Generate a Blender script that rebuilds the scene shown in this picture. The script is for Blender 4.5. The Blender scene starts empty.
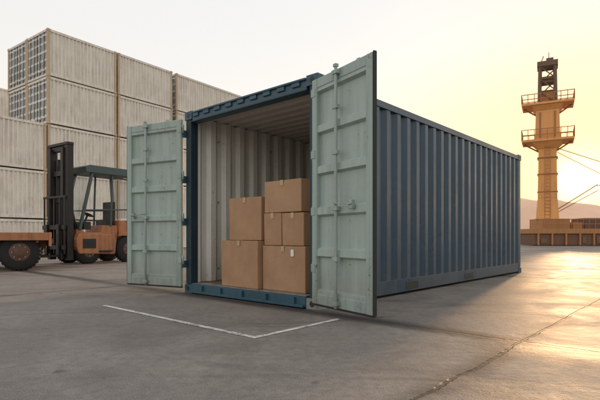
import bpy, bmesh, math, random
from mathutils import Vector, Matrix
random.seed(7)
R=math.radians
sc=bpy.context.scene
sc.view_settings.view_transform='Standard'; sc.view_settings.look='None'; sc.view_settings.exposure=0
COL=sc.collection

# ------------------------------------------------ materials
def nt(name):
    m=bpy.data.materials.new(name); m.use_nodes=True
    n=m.node_tree.nodes; l=m.node_tree.links
    return m,n,l,n['Principled BSDF']
def mixc(n,l,fac,a,b,mode='MIX'):
    x=n.new('ShaderNodeMix'); x.data_type='RGBA'; x.blend_type=mode
    for sock,v in ((x.inputs[0],fac),(x.inputs[6],a),(x.inputs[7],b)):
        if isinstance(v,bpy.types.NodeSocket): l.new(v,sock)
        elif isinstance(v,(int,float)): sock.default_value=v
        else: sock.default_value=(*v,1)
    return x.outputs[2]
def noise(n,l,vec,scale,detail=4,rough=.6,dist=0):
    x=n.new('ShaderNodeTexNoise'); x.inputs['Scale'].default_value=scale
    x.inputs['Detail'].default_value=min(detail,5); x.inputs['Roughness'].default_value=rough
    x.inputs['Distortion'].default_value=dist
    l.new(vec,x.inputs['Vector']); return x.outputs['Fac']
def ramp(n,l,f,a,b,va=0.,vb=1.):
    x=n.new('ShaderNodeMapRange'); x.inputs[1].default_value=a; x.inputs[2].default_value=b
    x.inputs[3].default_value=va; x.inputs[4].default_value=vb; l.new(f,x.inputs[0]); return x.outputs[0]
def mapping(n,l,vec,scale=(1,1,1),rot=(0,0,0),loc=(0,0,0)):
    x=n.new('ShaderNodeMapping'); x.inputs['Scale'].default_value=scale
    x.inputs['Rotation'].default_value=rot; x.inputs['Location'].default_value=loc
    l.new(vec,x.inputs[0]); return x.outputs[0]
def mathn(n,l,op,a,b=None):
    x=n.new('ShaderNodeMath'); x.operation=op
    for i,v in enumerate((a,b)):
        if v is None: continue
        if isinstance(v,(int,float)): x.inputs[i].default_value=v
        else: l.new(v,x.inputs[i])
    return x.outputs[0]

def paint(name,col,rough=.45,grime=.35,rust=.25,dark=None,metal=0.,rustcol=(.16,.07,.03),bump=.15,sc_=1.,dustz=0.,dustc=(.16,.135,.11)):
    m,n,l,p=nt(name)
    tc0=n.new('ShaderNodeTexCoord').outputs['Object']
    oi=n.new('ShaderNodeObjectInfo')
    v=n.new('ShaderNodeVectorMath'); v.operation='ADD'; l.new(tc0,v.inputs[0])
    cx=n.new('ShaderNodeCombineXYZ'); r=mathn(n,l,'MULTIPLY',oi.outputs['Random'],37.)
    l.new(r,cx.inputs[0]); l.new(r,cx.inputs[1]); l.new(cx.outputs[0],v.inputs[1]); tc=v.outputs[0]
    dark=dark or tuple(c*.55 for c in col)
    streak=noise(n,l,mapping(n,l,tc,(7*sc_,7*sc_,.5*sc_)),1.6,4,.65)
    blotch=noise(n,l,tc,1.3*sc_,4,.65,.4)
    fine=noise(n,l,tc,26*sc_,3,.7)
    f=mathn(n,l,'MULTIPLY',ramp(n,l,streak,.42,.72),grime)
    c=mixc(n,l,f,col,dark)
    c=mixc(n,l,ramp(n,l,blotch,.35,.7,0,.4*grime+.08),c,tuple(min(1,x*1.35+.02) for x in col))
    c=mixc(n,l,ramp(n,l,fine,.5,.75,0,.25*grime),c,dark)
    rm=mathn(n,l,'MULTIPLY',ramp(n,l,fine,.60,.68),ramp(n,l,streak,.5,.62))
    rm=mathn(n,l,'MULTIPLY',rm,rust*2.4)
    x=n.new('ShaderNodeClamp'); l.new(rm,x.inputs[0]); rm=x.outputs[0]
    c=mixc(n,l,rm,c,rustcol)
    if dustz:
        s=n.new('ShaderNodeSeparateXYZ'); l.new(tc0,s.inputs[0])
        dz=mathn(n,l,'MULTIPLY',ramp(n,l,s.outputs[2],dustz,.05,0,.7),ramp(n,l,blotch,.35,.62,.15,1))
        c=mixc(n,l,dz,c,dustc)
    l.new(c,p.inputs['Base Color'])
    l.new(ramp(n,l,blotch,.3,.7,rough-.08,rough+.16),p.inputs['Roughness'])
    p.inputs['Metallic'].default_value=metal
    b=n.new('ShaderNodeBump'); b.inputs['Strength'].default_value=bump; b.inputs['Distance'].default_value=.02
    l.new(blotch,b.inputs['Height']); l.new(b.outputs[0],p.inputs['Normal'])
    return m
def simple(name,col,rough=.6,metal=0.,var=.3,scale=8.):
    m,n,l,p=nt(name); tc=n.new('ShaderNodeTexCoord').outputs['Object']
    f=noise(n,l,tc,scale,3,.65)
    c=mixc(n,l,ramp(n,l,f,.3,.7),tuple(x*(1-var) for x in col),tuple(min(1,x*(1+var)) for x in col))
    l.new(c,p.inputs['Base Color']); p.inputs['Metallic'].default_value=metal
    l.new(ramp(n,l,f,.3,.7,rough-.07,rough+.1),p.inputs['Roughness'])
    return m

M={}
M['blue']=paint('blue_container_paint',(.026,.062,.10),.31,.6,.4,dark=(.013,.030,.047),bump=.45,dustz=.5,dustc=(.075,.075,.075))
M['bluef']=paint('blue_frame_paint',(.026,.08,.12),.42,.5,.5,dark=(.013,.035,.05))
M['darkblue']=paint('dark_teal_post',(.012,.036,.052),.5,.5,.3)
M['mint']=paint('mint_door_paint',(.355,.43,.395),.48,.6,.3,dark=(.20,.25,.23),bump=.35,dustz=.6)
M['mintd']=paint('mint_door_frame',(.315,.395,.36),.46,.6,.55,dark=(.15,.195,.18),dustz=.5)
M['inner']=paint('inner_wall_paint',(.70,.69,.64),.6,.5,.25,dark=(.44,.42,.37),dustz=.5)
M['ceil']=paint('ceiling_paint',(.56,.51,.45),.6,.3,.1)
M['white']=paint('hazed_white_container_paint',(.74,.69,.61),.55,.7,.35,dark=(.42,.36,.30),bump=.3)  # white paint, its colour lightened and warmed in place of aerial haze
M['grey']=paint('grey_container_end',(.36,.36,.35),.55,.5,.3,dark=(.18,.18,.17))
M['ochre']=paint('ochre_post_paint',(.54,.40,.27),.6,.5,.4)
M['orange']=paint('orange_machine_paint',(.42,.17,.07),.5,.8,.6,dark=(.13,.06,.035))
M['cab']=paint('cab_frame_paint',(.055,.085,.085),.45,.4,.2)
M['mast']=simple('mast_steel',(.026,.023,.021),.5,.3)
M['rubber']=simple('tyre_rubber',(.020,.019,.018),.85)
M['gasket']=simple('rubber_gasket',(.02,.022,.022),.7)
M['steel']=simple('galvanised_steel',(.32,.33,.33),.42,.7)
M['worn']=paint('worn_casting_steel',(.24,.24,.23),.5,.6,.6,dark=(.10,.10,.10))
M['hub']=paint('wheel_hub',(.12,.06,.035),.55,.6,.4)
M['crane']=paint('hazed_crane_paint',(.80,.37,.12),.6,.35,.3,dark=(.5,.21,.07),sc_=.4)  # orange brightened so the colour carries sun glow and haze over the tower
M['craned']=paint('crane_dark_steel',(.42,.19,.07),.6,.4,.3,sc_=.4)
M['craneh']=paint('crane_head_steel',(.17,.10,.06),.6,.4,.3,sc_=.4)
M['rusty']=paint('rusty_steel',(.17,.085,.05),.7,.6,.5)
M['tape']=simple('packing_tape',(.50,.35,.20),.25,0,.12)
M['label']=simple('paper_label',(.75,.74,.7),.6,0,.05)
M['black']=simple('black_vinyl',(.018,.018,.018),.5)
M['hill']=simple('haze_tinted_hill',(.80,.52,.36),.95,0,.10,.01)  # pale pink of the distant haze is put into the hill colour
def glass():
    m,n,l,p=nt('cab_glass'); p.inputs['Base Color'].default_value=(.25,.32,.31,1)
    p.inputs['Roughness'].default_value=.05; p.inputs['Alpha'].default_value=.35
    return m
M['glass']=glass()
def card():
    m,n,l,p=nt('cardboard'); tc=n.new('ShaderNodeTexCoord').outputs['Object']
    f=noise(n,l,tc,4,5,.6); g=noise(n,l,mapping(n,l,tc,(1,1,14)),14,3,.6)
    oi=n.new('ShaderNodeObjectInfo')
    c=mixc(n,l,ramp(n,l,f,.3,.7),(.35,.195,.105),(.46,.27,.155))
    c=mixc(n,l,ramp(n,l,g,.4,.7,0,.35),c,(.29,.16,.085))
    c=mixc(n,l,mathn(n,l,'MULTIPLY',oi.outputs['Random'],.35),c,(.48,.30,.18))
    l.new(c,p.inputs['Base Color']); p.inputs['Roughness'].default_value=.78
    b=n.new('ShaderNodeBump'); b.inputs['Strength'].default_value=.35; b.inputs['Distance'].default_value=.015
    l.new(f,b.inputs['Height']); l.new(b.outputs[0],p.inputs['Normal'])
    return m
M['card']=card()
def plywood():
    m,n,l,p=nt('plywood_floor'); tc=n.new('ShaderNodeTexCoord').outputs['Object']
    f=noise(n,l,mapping(n,l,tc,(1,14,1)),2,5,.6)
    l.new(mixc(n,l,ramp(n,l,f,.3,.7),(.13,.085,.055),(.24,.165,.11)),p.inputs['Base Color']); p.inputs['Roughness'].default_value=.7
    return m
M['ply']=plywood()
ANG=math.atan2(467,418)        # container axis
A=Vector((.19,5.03,0))
def ground_mat():
    m,n,l,p=nt('worn_concrete'); tc=n.new('ShaderNodeTexCoord').outputs['Object']
    big=noise(n,l,tc,.25,5,.6,.6); mid=noise(n,l,tc,1.1,5,.68,.8); fine=noise(n,l,tc,14,5,.75); grit=noise(n,l,tc,130,2,.7)
    c=mixc(n,l,ramp(n,l,mid,.34,.66),(.115,.102,.092),(.25,.225,.203))
    c=mixc(n,l,ramp(n,l,big,.42,.62,0,.6),c,(.31,.28,.25))
    c=mixc(n,l,ramp(n,l,fine,.42,.68,0,.6),c,(.095,.083,.075))
    c=mixc(n,l,ramp(n,l,grit,.5,.70,0,.55),c,(.40,.36,.32))
    c=mixc(n,l,ramp(n,l,grit,.5,.3,0,.5),c,(.06,.053,.048))
    st=noise(n,l,mapping(n,l,tc,(.5,1.6,1),(0,0,.6)),.8,5,.6,1.2)
    c=mixc(n,l,ramp(n,l,st,.53,.68,0,.65),c,(.07,.06,.053))
    sp=noise(n,l,tc,3.1,3,.5,.3)
    c=mixc(n,l,ramp(n,l,sp,.68,.73,0,.6),c,(.045,.039,.035))
    xyz=n.new('ShaderNodeSeparateXYZ'); l.new(tc,xyz.inputs[0]); X,Y=xyz.outputs[0],xyz.outputs[1]
    ca,sa=math.cos(ANG),math.sin(ANG)
    wob=ramp(n,l,mid,.2,.8,-.035,.035)
    uu=mathn(n,l,'ADD',mathn(n,l,'MULTIPLY',X,ca),mathn(n,l,'MULTIPLY',Y,sa))
    vv=mathn(n,l,'ADD',mathn(n,l,'MULTIPLY',X,-sa),mathn(n,l,'MULTIPLY',Y,ca))
    u0=A.x*ca+A.y*sa; v0=-A.x*sa+A.y*ca
    def dist(cc,off,per):
        d=mathn(n,l,'ADD',mathn(n,l,'ADD',cc,-off+per*50+per/2),wob)
        d=mathn(n,l,'MODULO',d,per)
        return mathn(n,l,'ABSOLUTE',mathn(n,l,'SUBTRACT',d,per/2))
    du=dist(uu,u0-.13,6.)
    d=mathn(n,l,'MINIMUM',dist(vv,v0-2.11,6.),du)
    j=ramp(n,l,d,.008,.018,1,0)
    jb=mathn(n,l,'MULTIPLY',ramp(n,l,d,.02,.15,1,0),ramp(n,l,mid,.40,.56,.1,.8))
    c=mixc(n,l,jb,c,(.055,.048,.043))
    jc=mathn(n,l,'MULTIPLY',ramp(n,l,du,.06,.20,1,0),ramp(n,l,big,.38,.5,.35,.9))
    c=mixc(n,l,jc,c,(.050,.043,.039))
    c=mixc(n,l,mathn(n,l,'MULTIPLY',j,.85),c,(.025,.022,.02))
    l.new(c,p.inputs['Base Color'])
    l.new(ramp(n,l,mid,.3,.7,.54,.80),p.inputs['Roughness'])
    p.inputs['Specular IOR Level'].default_value=.42
    h=mathn(n,l,'ADD',mathn(n,l,'MULTIPLY',fine,.6),mathn(n,l,'MULTIPLY',mid,1.2))
    h=mathn(n,l,'ADD',h,mathn(n,l,'MULTIPLY',grit,.2))
    h=mathn(n,l,'SUBTRACT',h,j)
    b=n.new('ShaderNodeBump'); b.inputs['Strength'].default_value=.6; b.inputs['Distance'].default_value=.012
    l.new(h,b.inputs['Height']); l.new(b.outputs[0],p.inputs['Normal'])
    return m
M['ground']=ground_mat()
def line_mat():
    m,n,l,p=nt('worn_white_line_paint'); tc=n.new('ShaderNodeTexCoord').outputs['Object']
    f=noise(n,l,tc,22,5,.75); g=noise(n,l,tc,2.5,3,.6)
    w=mathn(n,l,'ADD',f,mathn(n,l,'MULTIPLY',g,.5))
    c=mixc(n,l,ramp(n,l,w,.72,.86),(.68,.66,.61),(.24,.22,.20))
    l.new(c,p.inputs['Base Color']); p.inputs['Roughness'].default_value=.65
    return m
M['white_line']=line_mat()

# ------------------------------------------------ geometry helpers
class MB:
    def __init__(s): s.bm=bmesh.new(); s.mats=[]
    def mi(s,mat):
        if mat not in s.mats: s.mats.append(mat)
        return s.mats.index(mat)
    def poly(s,pts,mat):
        f=s.bm.faces.new([s.bm.verts.new(p) for p in pts]); f.material_index=s.mi(mat); return f
    def hexa(s,b,t,mat):
        vb=[s.bm.verts.new(p) for p in b]; vt=[s.bm.verts.new(p) for p in t]; k=s.mi(mat); n=len(b)
        fs=[s.bm.faces.new(vb[::-1]),s.bm.faces.new(vt)]
        for i in range(n): fs.append(s.bm.faces.new((vb[i],vb[(i+1)%n],vt[(i+1)%n],vt[i])))
        for f in fs: f.material_index=k
    def box(s,x0,x1,y0,y1,z0,z1,mat,M4=None):
        b=[Vector((x0,y0,z0)),Vector((x1,y0,z0)),Vector((x1,y1,z0)),Vector((x0,y1,z0))]
        t=[Vector((q.x,q.y,z1)) for q in b]
        if M4: b=[M4@q for q in b]; t=[M4@q for q in t]
        s.hexa(b,t,mat)
    def beam(s,a,b,w,mat,h=None):
        a=Vector(a); b=Vector(b); d=(b-a); L=d.length; q=d.to_track_quat('Z','Y').to_matrix().to_4x4()
        Mx=Matrix.Translation(a)@q; h=h or w
        s.box(-w/2,w/2,-h/2,h/2,0,L,mat,Mx)
    def cyl(s,a,b,r,mat,seg=16,r2=None,smooth=True):
        a=Vector(a); b=Vector(b); d=b-a; q=d.to_track_quat('Z','Y').to_matrix().to_4x4(); Mx=Matrix.Translation(a)@q
        r2=r if r2 is None else r2
        B=[s.bm.verts.new(Mx@Vector((r*math.cos(2*math.pi*i/seg),r*math.sin(2*math.pi*i/seg),0))) for i in range(seg)]
        T=[s.bm.verts.new(Mx@Vector((r2*math.cos(2*math.pi*i/seg),r2*math.sin(2*math.pi*i/seg),d.length))) for i in range(seg)]
        k=s.mi(mat)
        for f in (s.bm.faces.new(B[::-1]),s.bm.faces.new(T)): f.material_index=k
        for i in range(seg):
            f=s.bm.faces.new((B[i],B[(i+1)%seg],T[(i+1)%seg],T[i])); f.material_index=k; f.smooth=smooth
    def lathe(s,c,axis,prof,mat,seg=32):
        axis=Vector(axis).normalized(); q=axis.to_track_quat('Z','Y').to_matrix().to_4x4(); Mx=Matrix.Translation(Vector(c))@q; k=s.mi(mat)
        rings=[[s.bm.verts.new(Mx@Vector((r*math.cos(2*math.pi*i/seg),r*math.sin(2*math.pi*i/seg),o))) for i in range(seg)] for r,o in prof]
        for a,b in zip(rings,rings[1:]):
            for i in range(seg):
                f=s.bm.faces.new((a[i],a[(i+1)%seg],b[(i+1)%seg],b[i])); f.material_index=k; f.smooth=True
        for rr in (rings[0][::-1],rings[-1]):
            f=s.bm.faces.new(rr); f.material_index=k
    def sheet(s,prof,e,mat):
        e=Vector(e); a=[s.bm.verts.new(p) for p in prof]; b=[s.bm.verts.new(Vector(p)+e) for p in prof]; k=s.mi(mat)
        for i in range(len(a)-1):
            f=s.bm.faces.new((a[i],a[i+1],b[i+1],b[i])); f.material_index=k
    def obj(s,name,parent=None,bevel=0,loc=None,rot=None,mesh=None):
        me=bpy.data.meshes.new(name); bmesh.ops.recalc_face_normals(s.bm,faces=s.bm.faces) ; s.bm.to_mesh(me); s.bm.free()
        for m in s.mats: me.materials.append(m)
        return place(name,me,parent,bevel,loc,rot)
def place(name,me,parent=None,bevel=0,loc=None,rot=None):
    o=bpy.data.objects.new(name,me); COL.objects.link(o)
    if parent: o.parent=parent
    if loc is not None: o.location=loc
    if rot is not None: o.rotation_euler=(0,0,rot)
    if bevel:
        b=o.modifiers.new('bevel','BEVEL'); b.width=bevel; b.segments=2; b.limit_method='ANGLE'; b.angle_limit=R(50)
    return o
def empty(name,loc,rot=0,parent=None):
    e=bpy.data.objects.new(name,None); COL.objects.link(e); e.location=loc; e.rotation_euler=(0,0,rot); e.empty_display_size=.3
    if parent: e.parent=parent
    return e
def trap(L0,L1,pitch,d0,d1):
    n=max(1,round((L1-L0)/pitch)); p=(L1-L0)/n; out=[(L0,d0)]
    for i in range(n):
        s=L0+i*p
        out+= [(s+p*.16,d0),(s+p*.36,d1),(s+p*.64,d1),(s+p*.84,d0)]
    out.append((L1,d0)); return out

# ------------------------------------------------ ground
mb=MB(); S=3000
mb.poly([(-S,-S,0),(S,-S,0),(S,S,0),(-S,S,0)],M['ground'])
mb.obj('ground')
u=Vector((math.cos(ANG),math.sin(ANG),0)); v=Vector((-math.sin(ANG),math.cos(ANG),0))
mb=MB(); w=.028
def strip(a0,a1,b0,b1,z=.004): mb.poly([(a0,b0,z),(a1,b0,z),(a1,b1,z),(a0,b1,z)],M['white_line'])
strip(-1.38-w,-1.38+w,-.53,2.05)
strip(-1.38+w,-.28,-.53,-.53+2*w)
mb.obj('painted_bay_marking',loc=A,rot=ANG)

# ------------------------------------------------ main container
L=6.95; W=2.44; H=2.56
C=empty('shipping_container',A,ANG)
mb=MB()
mb.sheet([(s,d,.21) for s,d in trap(.13,L-.12,.265,.008,.056)],(0,0,2.24),M['blue'])
mb.sheet([(s,W-d,.21) for s,d in trap(.13,L-.12,.265,.008,.056)],(0,0,2.24),M['blue'])
mb.sheet([(L-d,s,.21) for s,d in trap(.12,W-.12,.28,.01,.055)],(0,0,2.24),M['blue'])
mb.obj('outer_corrugated_walls',C)
mb=MB()
mb.sheet([(s,.062+.045-d,.14) for s,d in trap(.13,L-.12,.285,.0,.044)],(0,0,2.35),M['inner'])
mb.sheet([(s,W-.107+d,.14) for s,d in trap(.13,L-.12,.285,.0,.044)],(0,0,2.35),M['inner'])
mb.sheet([(L-.11+d,s,.14) for s,d in trap(.1,W-.1,.28,.0,.045)],(0,0,2.35),M['inner'])
mb.obj('inner_wall_lining',C)
mb=MB()
mb.sheet([(s,.05,2.52+d) for s,d in trap(.13,L-.1,.21,.0,.022)],(0,W-.1,0),M['blue'])
mb.obj('roof_panel',C)
mb=MB()
mb.sheet([(s,.05,2.482+d) for s,d in trap(.13,L-.1,.21,.0,.024)],(0,W-.1,0),M['ceil'])
mb.obj('ceiling_lining',C)
mb=MB(); mb.box(.1,L-.1,.06,W-.06,.10,.135,M['ply']); mb.obj('plywood_floor',C)
mb=MB()
for y0,y1 in ((-.004,.056),(W-.056,W+.004)):
    mb.box(.165,L-.165,y0,y1,2.45,2.535,M['blue'])
    mb.box(.165,L-.165,y0,y1,.035,.215,M['blue'])
    yo=(y0-.003,y0+.002) if y0<1 else (y1-.002,y1+.003)
    for xa in (1.9,3.9):
        mb.box(xa,xa+.36,yo[0],yo[1],.06,.165,M['black'])
mb.box(L-.1,L-.002,.165,W-.165,.02,.21,M['blue']); mb.box(L-.1,L-.002,.165,W-.165,2.45,2.53,M['blue'])
mb.obj('side_rails',C,.004)
mb=MB()
for i in range(14):
    xx=.4+i*.46; mb.box(xx,xx+.05,.08,W-.08,.03,.098,M['mast'])
mb.obj('floor_crossmembers',C)
mb=MB()
for x0 in (0,L-.12):
    for y0 in (0,W-.12):
        mb.box(x0+.002,x0+.118,y0+.002,y0+.118,.12,2.45,M['darkblue'] if x0==0 else M['blue'])
mb.obj('corner_posts',C,.008)
mb=MB()
for x0 in (-.01,L-.165):
    for y0 in (-.01,W-.155):
        for z0,z1 in ((.0,.118),(2.442,2.56)):
            x1=x0+.175;y1=y0+.165
            cm=M['worn'] if (x0<1 and y0<1 and z0<1) else M['bluef']
            mb.box(x0,x1,y0,y1,z0,z1,cm)
            ym=(y0+y1)/2; zm=(z0+z1)/2; xm=(x0+x1)/2
            yo=y0-.002 if y0<1 else y1+.002
            mb.cyl((xm,yo,zm),(xm,yo+(.004 if y0<1 else -.004),zm),.034,M['black'],14)
            xo=x0-.002 if x0<1 else x1+.002
            mb.cyl((xo,ym,zm),(xo+.004,ym,zm),.034,M['black'],14)
mb.obj('corner_castings',C,.008)
mb=MB()
mb.box(.0,.12,.157,W-.157,2.395,2.54,M['bluef'])
mb.box(-.025,.0,.16,W-.16,2.515,2.54,M['bluef'])
for i in range(9):
    yy=.25+i*.235; mb.box(-.02,.0-.001,yy,yy+.12,2.465,2.513,M['bluef'])
mb.box(-.02,-.001,.157,W-.157,2.395,2.415,M['darkblue'])
mb.obj('door_header',C,.005)
mb=MB()
mb.box(-.02,.16,.157,W-.157,.015,.132,M['bluef'])
mb.box(-.06,-.021,.17,W-.17,.015,.045,M['bluef'])
mb.box(.0,.16,.16,W-.16,.134,.139,M['steel'])
for yy in (.3,.75,1.18,1.6,2.0): mb.box(-.05,-.021,yy,yy+.07,.045,.12,M['bluef'])
mb.obj('door_sill',C,.005)
mb=MB()
for y0,y1 in ((-.02,.02),(W-.02,W+.02)):
    for z in (.35,.95,1.55,2.2): mb.box(-.05,.0,y0,y1,z,z+.1,M['bluef'])
mb.obj('hinge_lugs',C,.004)
mb=MB()
for k in range(6):
    for z in (.32,1.3,2.2): mb.cyl((.5+k*1.1,W-.12,z),(.5+k*1.1,W-.1,z),.012,M['steel'],8)
mb.obj('lashing_points',C)

def door(name,loc,ang,Wd,s):
    D=empty(name,loc,ang); D.parent=C; D.matrix_parent_inverse=Matrix.LocRotScale(A,Matrix.Rotation(ANG,3,'Z').to_quaternion(),None).inverted()
    z0,z1=.085,2.45; t=.028
    mb=MB()
    fw=.085
    mb.box(0,fw,-t,t,z0,z1,M['mintd']); mb.box(Wd-fw,Wd,-t,t,z0,z1,M['mintd'])
    mb.box(fw,Wd-fw,-t+.003,t-.003,z0,z0+.11,M['mintd']); mb.box(fw,Wd-fw,-t+.003,t-.003,z1-.10,z1,M['mintd'])
    mb.obj('door_frame',D,.007)
    mb=MB(); n=5; za=z0+.11; zb=z1-.10; p=(zb-za)/n; prof=[(fw,s*.018,za)]
    for i in range(n):
        b=za+i*p
        for a,d in ((.08,.018),(.13,-.022),(.87,-.022),(.92,.018)): prof.append((fw,s*d,b+a*p))
    prof.append((fw,s*.018,zb))
    mb.sheet(prof,(Wd-2*fw,0,0),M['mint']); mb.obj('door_panel',D)
    mb=MB()
    mb.box(Wd,Wd+.014,-.018,.018,z0-.01,z1+.01,M['gasket'])
    mb.box(0,Wd,-.014,.014,z0-.02,z0-.001,M['gasket']); mb.obj('door_gasket',D)
    mb=MB()
    for side,xs in ((s,(Wd*(.47 if s<0 else .62),)),(-s,(Wd*.3,Wd*.72))):
        for x in xs:
            yy=side*.05
            mb.cyl((x,yy,z0-.0),(x,yy,z1+.02),.0165,M['mintd'],12)
            for z in (z0+.03,.55,1.05,1.6,2.05,z1-.06):
                mb.box(x-.04,x+.04,min(side*.026,side*.072),max(side*.026,side*.072),z,z+.04,M['mintd'])
            mb.box(x-.022,x+.022,side*.05-.02,side*.05+.02,z1+.01,z1+.04,M['mintd'])
    x=Wd*(.47 if s<0 else .62); mb.beam((x,s*.075,1.12),(x+.27,s*.08,1.10),.020,M['steel'],.012)
    mb.box(x+.22,x+.27,s*.05-.022,s*.05+.022,1.06,1.14,M['mintd'])
    mb.obj('locking_rods',D,.003)
    mb=MB()
    for z in (.40,1.0,1.6,2.25): 
        mb.cyl((-.012,0,z),(-.012,0,z+.12),.018,M['mintd'],10); mb.box(-.01,.06,min(s*.028,s*.034),max(s*.028,s*.034),z+.02,z+.10,M['mintd'])
    mb.obj('door_hinges',D)
    return D
dr=Vector((.695,4.25,0))-A; dr_ang=math.atan2(dr.y,dr.x)
door('right_door',A-u*.06+v*.0,dr_ang,.95,-1)
B=A+v*W
dl_ang=R(153)
door('left_door',B-u*.06,dl_ang,1.05,1)

# ------------------------------------------------ cardboard boxes
def carton(u0,v0,z,lu,wv,h,label=False,rot=0):
    c=A+u*u0+v*v0+Vector((0,0,z)); 
    mb=MB(); bm=mb.bm
    nx,ny,nz=6,6,5
    e1,e2,e3=[random.uniform(-.006,.006) for _ in range(3)]
    def P(a,b,c_):
        bul=.008
        x=a*lu+e1*b*c_*2; y=b*wv+e2*a*c_*2; zz=c_*h
        if c_==1: zz-=.008*math.sin(math.pi*a)*math.sin(math.pi*b)
        if a in(0,1): x+= (a*2-1)*bul*math.sin(math.pi*b)*math.sin(math.pi*c_)
        if b in(0,1): y+= (b*2-1)*bul*math.sin(math.pi*a)*math.sin(math.pi*c_)
        return (x,y,zz)
    V={}
    def vv(i,j,k):
        if (i,j,k) not in V: V[i,j,k]=bm.verts.new(P(i/nx,j/ny,k/nz))
        return V[i,j,k]
    k0=mb.mi(M['card'])
    def q(*a):
        f=bm.faces.new(a); f.material_index=k0
    for i in range(nx):
        for j in range(ny):
            for k in (0,nz): q(vv(i,j,k),vv(i+1,j,k),vv(i+1,j+1,k),vv(i,j+1,k))
    for i in range(nx):
        for k in range(nz):
            for j in (0,ny): q(vv(i,j,k),vv(i+1,j,k),vv(i+1,j,k+1),vv(i,j,k+1))
    for j in range(ny):
        for k in range(nz):
            for i in (0,nx): q(vv(i,j,k),vv(i,j+1,k),vv(i,j+1,k+1),vv(i,j,k+1))
    o=mb.obj('cardboard_box',None,.007,loc=c,rot=ANG+rot)
    t=MB(); hw=.024
    t.box(-.0115,-.0095,wv/2-hw,wv/2+hw,h-.065,h+.0015,M['tape']); t.box(-.0115,lu,wv/2-hw,wv/2+hw,h+.0003,h+.002,M['tape'])
    t.obj('packing_tape',o)
    if label:
        t=MB(); t.box(-.0125,-.0105,wv*.24,wv*.24+.05,h-.12,h-.04,M['label']); t.obj('shipping_label',o)
    return o
zf=.14
carton(.14,.30,zf,.62,.70,.54,True)
carton(.16,.70,zf+.545,.5,.29,.395,False,.01)
carton(.16,.34,zf+.545,.5,.345,.39,False,-.01)
carton(.15,.37,zf+.945,.52,.62,.385,False,-.015)
carton(.08,1.03,zf,.6,.70,.60)
carton(.14,1.03,zf+.605,.5,.60,.55,False,.02)
carton(.82,.35,zf,.6,.6,.52); carton(.84,1.0,zf,.6,.6,.55); carton(.85,.4,zf+.525,.5,.55,.4)

# ------------------------------------------------ background stacks
def stack_mesh(name,L,W,H,white,end):
    mb=MB()
    mb.sheet([(s,d,.14) for s,d in trap(.14,L-.14,.2,.02,.075)],(0,0,H-.26),white)
    mb.sheet([(s,W-d,.14) for s,d in trap(.14,L-.14,.4,.02,.06)],(0,0,H-.26),white)
    mb.sheet([(L-d,s,.14) for s,d in trap(.14,W-.14,.3,.02,.06)],(0,0,H-.26),white)
    mb.box(.12,L-.12,.05,W-.05,H-.06,H-.03,white); mb.box(.12,L-.12,.05,W-.05,.08,.12,white)
    for y0 in (0,W-.07):
        mb.box(.15,L-.15,y0,y0+.07,.03,.16,white); mb.box(.15,L-.15,y0,y0+.07,H-.14,H-.02,white)
    for x0 in (0,L-.13):
        mb.box(x0+.003,x0+.127,.003,.127,.12,H-.12,M['ochre']); mb.box(x0+.003,x0+.127,W-.127,W-.003,.12,H-.12,M['ochre'])
        for y0 in (-.01,W-.15):
            for z0 in (0,H-.125): mb.box(x0-.01,x0+.15,y0,y0+.16,z0,z0+.118,M['ochre'])
    mb.box(.04,.08,.13,W-.13,.12,H-.12,end)
    mb.box(.0,.1,.15,W-.15,.02,.13,white); mb.box(.0,.1,.15,W-.15,H-.14,H-.02,white)
    for yy in (.42,.85,W-.85,W-.42):
        mb.cyl((.01,yy,.1),(.01,yy,H-.1),.03,M['steel'],8)
        for z in (.3,H*.5,H-.35): mb.box(-.02,.04,yy-.09,yy+.09,z,z+.08,M['white'])
    mb.box(.02,.04,W/2-.03,W/2+.03,.13,H-.13,M['gasket'])
    for z in (.35,.8,1.25,1.7,2.1):
        if z<H-.25:
            mb.box(.028,.04,.16,W-.16,z,z+.12,M['white'])
    me=bpy.data.meshes.new(name); bmesh.ops.recalc_face_normals(mb.bm,faces=mb.bm.faces); mb.bm.to_mesh(me); mb.bm.free()
    for m in mb.mats: me.materials.append(m)
    return me
hl=2.487; hb=11.63-4*hl
SA=math.atan2(467,340); S0=Vector((-13.06,24.2,0)); u2=Vector((math.cos(SA),math.sin(SA),0)); v2=Vector((-math.sin(SA),math.cos(SA),0))
meshes={}
def gm(L,H):
    if (L,H) not in meshes: meshes[L,H]=stack_mesh('container_mesh',L,2.34,H-.03,M['white'],M['grey'])
    return meshes[L,H]
def stack(a,L,levels,dv=0,base=S0):
    z=0
    for i in range(levels):
        h=hb if i==0 else hl
        jit=random.uniform(-.03,.03)
        place('stacked_container',gm(L,h),None,0,base+u2*(a+jit)+v2*(dv+random.uniform(-.02,.02))+Vector((0,0,z)),SA)
        z+=h
stack(0,3.94,5); stack(4.02,3.94,5); stack(0,3.94,5,2.42)
stack(8.3,6.85,5)
stack(-4.05,3.97,3); stack(-8.1,3.97,3)
stack(0,3.94,5,0,Vector((-22.4,33.2,0)))

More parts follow.
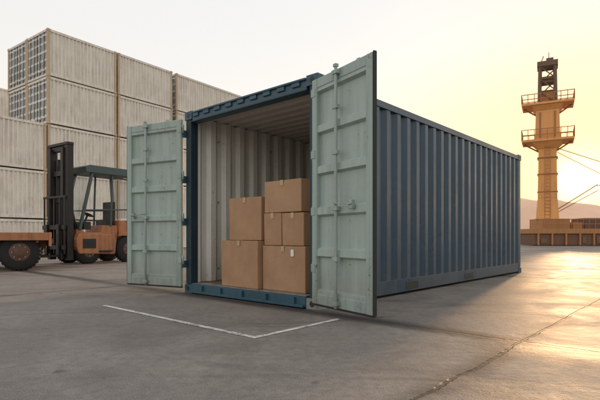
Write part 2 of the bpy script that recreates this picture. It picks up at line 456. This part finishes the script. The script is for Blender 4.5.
# ------------------------------------------------ wheels
def wheel(mb,c,axis,r,w,hub=M['hub']):
    axis=Vector(axis).normalized(); c=Vector(c)
    prof=[(r*.50,-w/2),(r*.86,-w/2),(r*.97,-w*.38),(r,-w*.25),(r,w*.25),(r*.97,w*.38),(r*.86,w/2),(r*.50,w/2)]
    mb.lathe(c,axis,prof,M['rubber'],36)
    for sgn in (1,-1):
        mb.lathe(c,axis*sgn,[(r*.50,w*.42),(r*.50,w*.515),(r*.45,w*.515),(r*.42,w*.53),(r*.3,w*.53),(r*.22,w*.6),(r*.1,w*.62)],hub,28)
        q=axis.to_track_quat('Z','Y')
        for i in range(8):
            a=i*math.pi/4; o=q@Vector((r*.36*math.cos(a),r*.36*math.sin(a),0))
            mb.cyl(c+o+axis*sgn*w*.5,c+o+axis*sgn*(w*.58),.014,M['steel'],6)
    q=axis.to_track_quat('Z','Y')
    for i in range(30):
        a=i*2*math.pi/30; 
        for k in (-1,1):
            p0=q@Vector((r*math.cos(a),r*math.sin(a),k*w*.06)); p1=q@Vector((r*.985*math.cos(a+.07),r*.985*math.sin(a+.07),k*w*.44))
            mb.beam(c+p0,c+p1,.028,M['rubber'],.028)

# ------------------------------------------------ forklift
F=empty('forklift',(-6.20,14.2,0),math.atan2(-.816,-.577))
def side_prism(mb,pts,y0,y1,mat):
    mb.hexa([Vector((x,y0,z)) for x,z in pts],[Vector((x,y1,z)) for x,z in pts],mat)
mb=MB()
side_prism(mb,[(-1.12,.45),(-1.12,1.0),(-1.0,1.22),(-.45,1.28),(-.45,.95),(-.5,.62),(-.62,.45)],-.5,.5,M['orange'])
side_prism(mb,[(-.445,.30),(-.445,1.12),(.05,1.12),(.12,.90),(.60,.90),(.68,1.0),(.86,1.0),(.86,.32)],-.437,.437,M['orange'])
for a,b in ((.44,.66),(-.66,-.44)):
    side_prism(mb,[(-.22,.26),(-.26,.66),(-.18,.86),(.90,.86),(.98,.70),(.98,.50),(.90,.30)],a,b,M['orange'])
side_prism(mb,[(-1.02,.80),(-.94,.92),(-.46,.92),(-.38,.80)],.503,.64,M['orange'])
side_prism(mb,[(-1.02,.80),(-.94,.92),(-.46,.92),(-.38,.80)],-.64,-.503,M['orange'])
mb.obj('chassis',F,.02)
mb=MB(); 
mb.box(-.1,.3,.662,.74,.34,.38,M['mast']); mb.box(.4,.8,.662,.67,.45,.72,M['black'])
mb.box(-.42,-.15,-.28,.28,1.12,1.30,M['black'])
mb.box(-.48,-.38,-.26,.26,1.30,1.85,M['black'])
mb.obj('seat_and_steps',F,.02)
mb=MB()
for y in (-.46,.46):
    mb.beam((.78,y,.98),(.40,y,2.66),.08,M['cab']); mb.beam((-.90,y,1.2),(-.80,y,2.66),.09,M['cab'])
    mb.beam((-.2,y,1.10),(-.25,y,2.66),.05,M['cab'])
    mb.beam((-.85,y,1.62),(.60,y,1.55),.04,M['cab'])
side_prism(mb,[(-.95,2.64),(-.95,2.80),(-.8,2.86),(.50,2.86),(.65,2.80),(.62,2.64)],-.54,.54,M['cab'])
mb.beam((.76,-.46,1.02),(.76,.46,1.02),.06,M['cab'])
mb.cyl((.45,.0,1.0),(.28,.0,1.42),.03,M['black'],10)
mb.lathe((.27,0,1.43),(-.4,0,.9),[(.15,0),(.18,.012),(.15,.024)],M['black'],20)
mb.box(.40,.62,-.4,.4,.99,1.22,M['black'])
mb.cyl((-1.0,.35,1.15),(-1.0,.35,2.3),.04,M['mast'],10)
mb.obj('overhead_guard',F,.012)
mb=MB()
mb.poly([(.77,-.42,1.07),(.77,.42,1.07),(.44,.42,2.6),(.44,-.42,2.6)],M['glass'])
mb.poly([(-.84,-.42,1.35),(-.84,.42,1.35),(-.78,.42,2.6),(-.78,-.42,2.6)],M['glass'])
mb.obj('cab_windows',F)
mb=MB()
for y in (-.5,.5):
    wheel(mb,(-.7,y*1.04,.40),(0,1,0),.40,.24); wheel(mb,(.58,y*1.0,.36),(0,1,0),.36,.24)
mb.cyl((-.7,-.5,.4),(-.7,.5,.4),.07,M['mast']); mb.cyl((.58,-.5,.36),(.58,.5,.36),.07,M['mast'])
mb.obj('wheels',F)
mb=MB()
for y in (-.47,.47):
    mb.box(1.0,1.18,y-.075,y+.075,.12,3.36,M['mast'])
    yi=y*.72; mb.box(1.05,1.23,yi-.05,yi+.05,.15,3.28,M['mast'])
    mb.cyl((1.02,y*.42,.3),(1.02,y*.42,3.0),.05,M['mast'],10)
    mb.cyl((.78,y*.7,.90),(1.02,y*.9,1.6),.05,M['mast'],10)
    mb.beam((1.13,y*.25,.4),(1.13,y*.25,3.2),.035,M['mast'])
for z in (.25,1.0,1.75,2.5,3.2): mb.box(1.01,1.15,-.46,.46,z,z+.14,M['mast'])
mb.box(1.0,1.2,-.56,.56,3.34,3.42,M['mast'])
mb.obj('mast',F,.008)
mb=MB()
for z in (.42,.98): mb.box(1.25,1.30,-.6,.6,z,z+.12,M['mast'])
for y in (-.55,-.3,0,.3,.55): mb.box(1.25,1.28,y-.025,y+.025,.3,1.9,M['mast'])
mb.box(1.25,1.28,-.6,.6,1.86,1.92,M['mast'])
for y in (-.32,.32):
    mb.box(1.30,1.35,y-.07,y+.07,.25,1.12,M['mast'])
    side_prism(mb,[(1.30,.22),(1.30,.28),(2.1,.25),(2.15,.22)],y-.07,y+.07,M['mast'])
mb.obj('fork_carriage',F,.005)

# ------------------------------------------------ flatbed trailer
T=empty('flatbed_trailer',(-6.32,11.75,0),R(208))
mb=MB()
mb.box(0,5.0,-.985,.985,.74,.86,M['orange']); 
for y in (-1.02,1.02): mb.box(0,5,y-.03,y+.03,.70,.88,M['orange'])
for y in (-.45,.45): mb.box(.05,5,y-.07,y+.07,.50,.738,M['rusty'])
for x in (.2,1.1,2,2.9,3.8,4.7): mb.box(x,x+.06,-.98,.98,.64,.737,M['rusty'])
mb.box(-.06,-.002,-1.05,1.05,.56,.885,M['orange'])
for y in (-.8,.8): mb.box(-.09,-.062,y-.1,y+.1,.62,.72,M['rusty'])
mb.obj('deck_frame',T,.008)
mb=MB()
for x in (.58,1.56):
    for y in (-.80,.80): wheel(mb,(x,y,.43),(0,1,0),.43,.28)
    mb.cyl((x,-.8,.43),(x,.8,.43),.06,M['rusty'])
mb.obj('wheels',T)
mb=MB()
for y in (-.6,.6): mb.beam((4.6,y,0),(4.6,y,.74),.1,M['rusty'])
mb.obj('landing_legs',T,.01)

# ------------------------------------------------ crane
K=empty('harbor_crane',(21.2,40,0),R(-28))
px=.0857
def zy(y): return .8+(236-y)*px
mb=MB()
def frus(w0,z0,w1,z1,mat,d=1.0):
    b=[Vector((x*w0/2,y*w0/2*d,z0)) for x,y in ((-1,-1),(1,-1),(1,1),(-1,1))]
    t=[Vector((x*w1/2,y*w1/2*d,z1)) for x,y in ((-1,-1),(1,-1),(1,1),(-1,1))]
    mb.hexa(b,t,mat)
frus(1.75,2.2,1.5,4.0,M['crane']); frus(1.5,4.0,1.35,zy(150),M['crane']); frus(1.35,zy(150),2.4,zy(143),M['crane'])
frus(1.9,zy(141.5),1.75,zy(112),M['crane']); frus(1.75,zy(112),2.4,zy(107.2),M['crane'])
for z in (4.5,6.,7.4): mb.box(-.78,.78,-.78,.78,z,z+.09,M['craned'])
for s in (-1,1): mb.box(s*.55-.06,s*.55+.06,-.97,-.90,zy(139),zy(114),M['craned'])
mb.obj('shaft',K,.03)
mb=MB()
def platform(y,hw,hd,rail=1.0):
    z=zy(y); mb.box(-hw,hw,-hd,hd,z,z+.18,M['crane'])
    for k in range(9):
        x=-hw+2*hw*k/8
        for yy in (-hd,hd): mb.beam((x,yy,z+.15),(x,yy,z+rail),.055,M['craned'])
    for k in range(7):
        yy=-hd+2*hd*k/6
        for x in (-hw,hw): mb.beam((x,yy,z+.15),(x,yy,z+rail),.055,M['craned'])
    for zz in (z+rail*.55,z+rail):
        for yy in (-hd,hd): mb.beam((-hw,yy,zz),(hw,yy,zz),.055,M['craned'])
        for x in (-hw,hw): mb.beam((x,-hd,zz),(x,hd,zz),.055,M['craned'])
platform(143,1.95,1.3); platform(107,1.95,1.3,.9)
for s in (-1,1):
    mb.beam((s*.6,0,zy(152)),(s*1.8,0,zy(143)),.12,M['craned']); mb.beam((s*.7,0,zy(116)),(s*1.8,0,zy(107)),.12,M['craned'])
mb.obj('service_platforms',K)
mb=MB()
zb,zt=zy(107)+.18,zy(68); w=.62
for x in (-w,w):
    for y in (-w,w): mb.beam((x,y,zb),(x*.9,y*.9,zt),.2,M['craneh'])
n=3
for i in range(n):
    a=zb+(zt-zb)*i/n; b=zb+(zt-zb)*(i+1)/n
    for s in (-1,1):
        mb.beam((s*w*.97,-w*.95,a),(s*w*.93,w*.9,b),.08,M['craneh']); mb.beam((-s*w*.95,s*w*.97,a),(s*w*.9,s*w*.93,b),.08,M['craneh'])
        mb.beam((-w,s*w*.95,b),(w,s*w*.95,b),.1,M['craneh'])
mb.box(-.45,.7,-.5,.5,zy(104),zy(93),M['craned'])
mb.box(-.5,.5,-.5,.5,zy(84),zy(78),M['craneh'])
mb.box(-.78,.78,-.7,.7,zt,zt+.42,M['craneh']); mb.box(-.1,.45,-.3,.3,zt+.42,zt+.75,M['craneh'])
mb.beam((-.5,-.3,zt+.4),(-.3,-.3,zt+.95),.06,M['craneh']); mb.beam((.1,-.3,zt+.7),(.1,-.3,zt+1.2),.05,M['craneh'])
mb.obj('lattice_head',K)
kc=Matrix.Rotation(R(28),4,'Z')
def kp(x,y,z): return kc@Vector((x,y,z))
mb=MB()
mb.cyl(kp(.8,0,zy(148)),kp(9,1.5,zy(172)),.035,M['craned'],6); mb.cyl(kp(.8,0,zy(152)),kp(9,1.5,zy(192)),.03,M['craned'],6)
mb.cyl(kp(.4,0,zy(100)),kp(.9,.3,zy(205)),.03,M['craned'],6)
mb.beam(kp(.9,0,zy(209)),kp(4.6,.5,zy(184)),.075,M['craned']); mb.beam(kp(.9,0,zy(212)),kp(4.6,.5,zy(190)),.06,M['craned'])
mb.cyl(kp(4.6,.5,zy(185)),kp(9,1,zy(178)),.04,M['craned'],6)
mb.obj('boom_and_stays',K)
mb=MB()
for i in range(26):
    z=2.3+i*.3; mb.beam((-.2,-.86,z),(.2,-.86,z),.03,M['craned'])
for x in (-.2,.2): mb.beam((x,-.86,2.2),(x,-.86,10.),.04,M['craned'])
mb.obj('access_ladder',K)
mb=MB()
def kbox(x0,x1,y0,y1,z0,z1,m): mb.box(x0,x1,y0,y1,z0,z1,m,kc)
kbox(-1.9,12,-1.5,1.5,1.0,1.4,M['craned']); kbox(-1.8,11.8,-1.35,1.35,.05,.998,M['rusty'])
kbox(-1.0,1.3,-1.1,1.1,1.4,2.25,M['craned'])
for a,b,h in ((1.6,2.4,1.95),(2.6,4.2,2.3),(4.4,5.0,1.8),(5.2,7.4,2.15),(7.7,8.2,2.6),(8.4,10.,2.35),(10.3,11.5,2.0)): kbox(a,b,-1.,1.,1.4,h,M['rusty'] if a%2<1 else M['craned'])
for k in range(28):
    x=-1.8+k*.5; mb.beam(kp(x,-1.45,1.4),kp(x,-1.45,2.2),.035,M['craned'])
for z in (1.8,2.2): mb.beam(kp(-1.8,-1.45,z),kp(12,-1.45,z),.04,M['craned'])
random.seed(3)
for k in range(12):
    x=-1.6+k*1.15; kbox(x,x+.14,-1.5,-1.36,.05,.996,M['craned'])
    if random.random()<.6: kbox(x+.3,x+.3+random.uniform(.3,.65),-1.42,-1.352,.2,random.uniform(.45,.8),M['craneh'])
mb.obj('travel_base',K,.01)

mb=MB(); mb.box(10,90,46,46.6,0,.9,M['rusty'])
mb.obj('quay_wall',None,.02)
# hills
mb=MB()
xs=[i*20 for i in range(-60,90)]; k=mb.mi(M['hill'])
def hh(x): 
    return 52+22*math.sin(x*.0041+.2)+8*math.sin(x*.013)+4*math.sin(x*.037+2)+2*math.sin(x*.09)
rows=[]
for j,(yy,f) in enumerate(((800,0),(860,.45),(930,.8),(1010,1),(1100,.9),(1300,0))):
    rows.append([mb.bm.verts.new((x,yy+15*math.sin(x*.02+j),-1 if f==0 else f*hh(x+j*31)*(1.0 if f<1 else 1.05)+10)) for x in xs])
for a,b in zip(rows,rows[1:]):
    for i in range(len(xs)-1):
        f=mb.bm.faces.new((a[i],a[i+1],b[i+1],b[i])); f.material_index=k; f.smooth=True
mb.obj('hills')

# ------------------------------------------------ world & sun
AZ=R(31); EL=R(6)
W_=bpy.data.worlds.new('World'); sc.world=W_; W_.use_nodes=True
n=W_.node_tree.nodes; l=W_.node_tree.links; n.clear()
out=n.new('ShaderNodeOutputWorld')
sky=n.new('ShaderNodeTexSky'); sky.sky_type='NISHITA'; sky.sun_disc=False; sky.sun_elevation=EL; sky.sun_rotation=AZ
sky.air_density=1.; sky.dust_density=1.; sky.ozone_density=1.
b1=n.new('ShaderNodeBackground'); l.new(sky.outputs[0],b1.inputs[0]); b1.inputs[1].default_value=.05
tc=n.new('ShaderNodeTexCoord').outputs['Generated']
nz=n.new('ShaderNodeVectorMath'); nz.operation='NORMALIZE'; l.new(tc,nz.inputs[0])
dp=n.new('ShaderNodeVectorMath'); dp.operation='DOT_PRODUCT'; l.new(nz.outputs[0],dp.inputs[0])
sd=Vector((math.sin(AZ)*math.cos(EL),math.cos(AZ)*math.cos(EL),math.sin(EL))); dp.inputs[1].default_value=sd
d=mathn(n,l,'MAXIMUM',dp.outputs['Value'],0.)
g1=mathn(n,l,'POWER',d,40.); g2=mathn(n,l,'POWER',d,8.); g3=mathn(n,l,'POWER',d,1200.)
sx=n.new('ShaderNodeSeparateXYZ'); l.new(nz.outputs[0],sx.inputs[0]); Z=sx.outputs[2]
el=ramp(n,l,Z,0.,.5,0,1)
base=mixc(n,l,el,(.85,.76,.66),(.74,.725,.71))
low=ramp(n,l,Z,.06,.36,1,0)
warm=mathn(n,l,'MULTIPLY',g2,low)
c=mixc(n,l,mathn(n,l,'MULTIPLY',g2,.4),base,(.80,.72,.60))
c=mixc(n,l,warm,c,(.86,.40,.10))
c=mixc(n,l,mathn(n,l,'MULTIPLY',g1,.75),c,(1.05,.33,.0))
c=mixc(n,l,g3,c,(3.,1.8,.6))
cl=noise(n,l,mapping(n,l,nz.outputs[0],(1,1,3.5)),1.8,5,.55,.5)
c=mixc(n,l,ramp(n,l,cl,.35,.75,0,.08),c,(.95,.93,.9))
b2=n.new('ShaderNodeBackground'); l.new(c,b2.inputs[0]); b2.inputs[1].default_value=1.1
ad=n.new('ShaderNodeAddShader'); l.new(b1.outputs[0],ad.inputs[0]); l.new(b2.outputs[0],ad.inputs[1]); l.new(ad.outputs[0],out.inputs[0])
sl=bpy.data.lights.new('sun','SUN'); sl.energy=3.5; sl.angle=R(3); sl.color=(1,.60,.30)
so=bpy.data.objects.new('sun',sl); COL.objects.link(so); so.rotation_euler=(-sd).to_track_quat('-Z','Y').to_euler()

# ------------------------------------------------ camera
cam=bpy.data.cameras.new('camera'); co=bpy.data.objects.new('camera',cam); COL.objects.link(co)
co.location=(0,0,.8); co.rotation_euler=(R(90),0,0)
cam.sensor_width=36; cam.lens=36*467/600; cam.shift_y=36/600; cam.clip_start=.05; cam.clip_end=6000
sc.camera=co
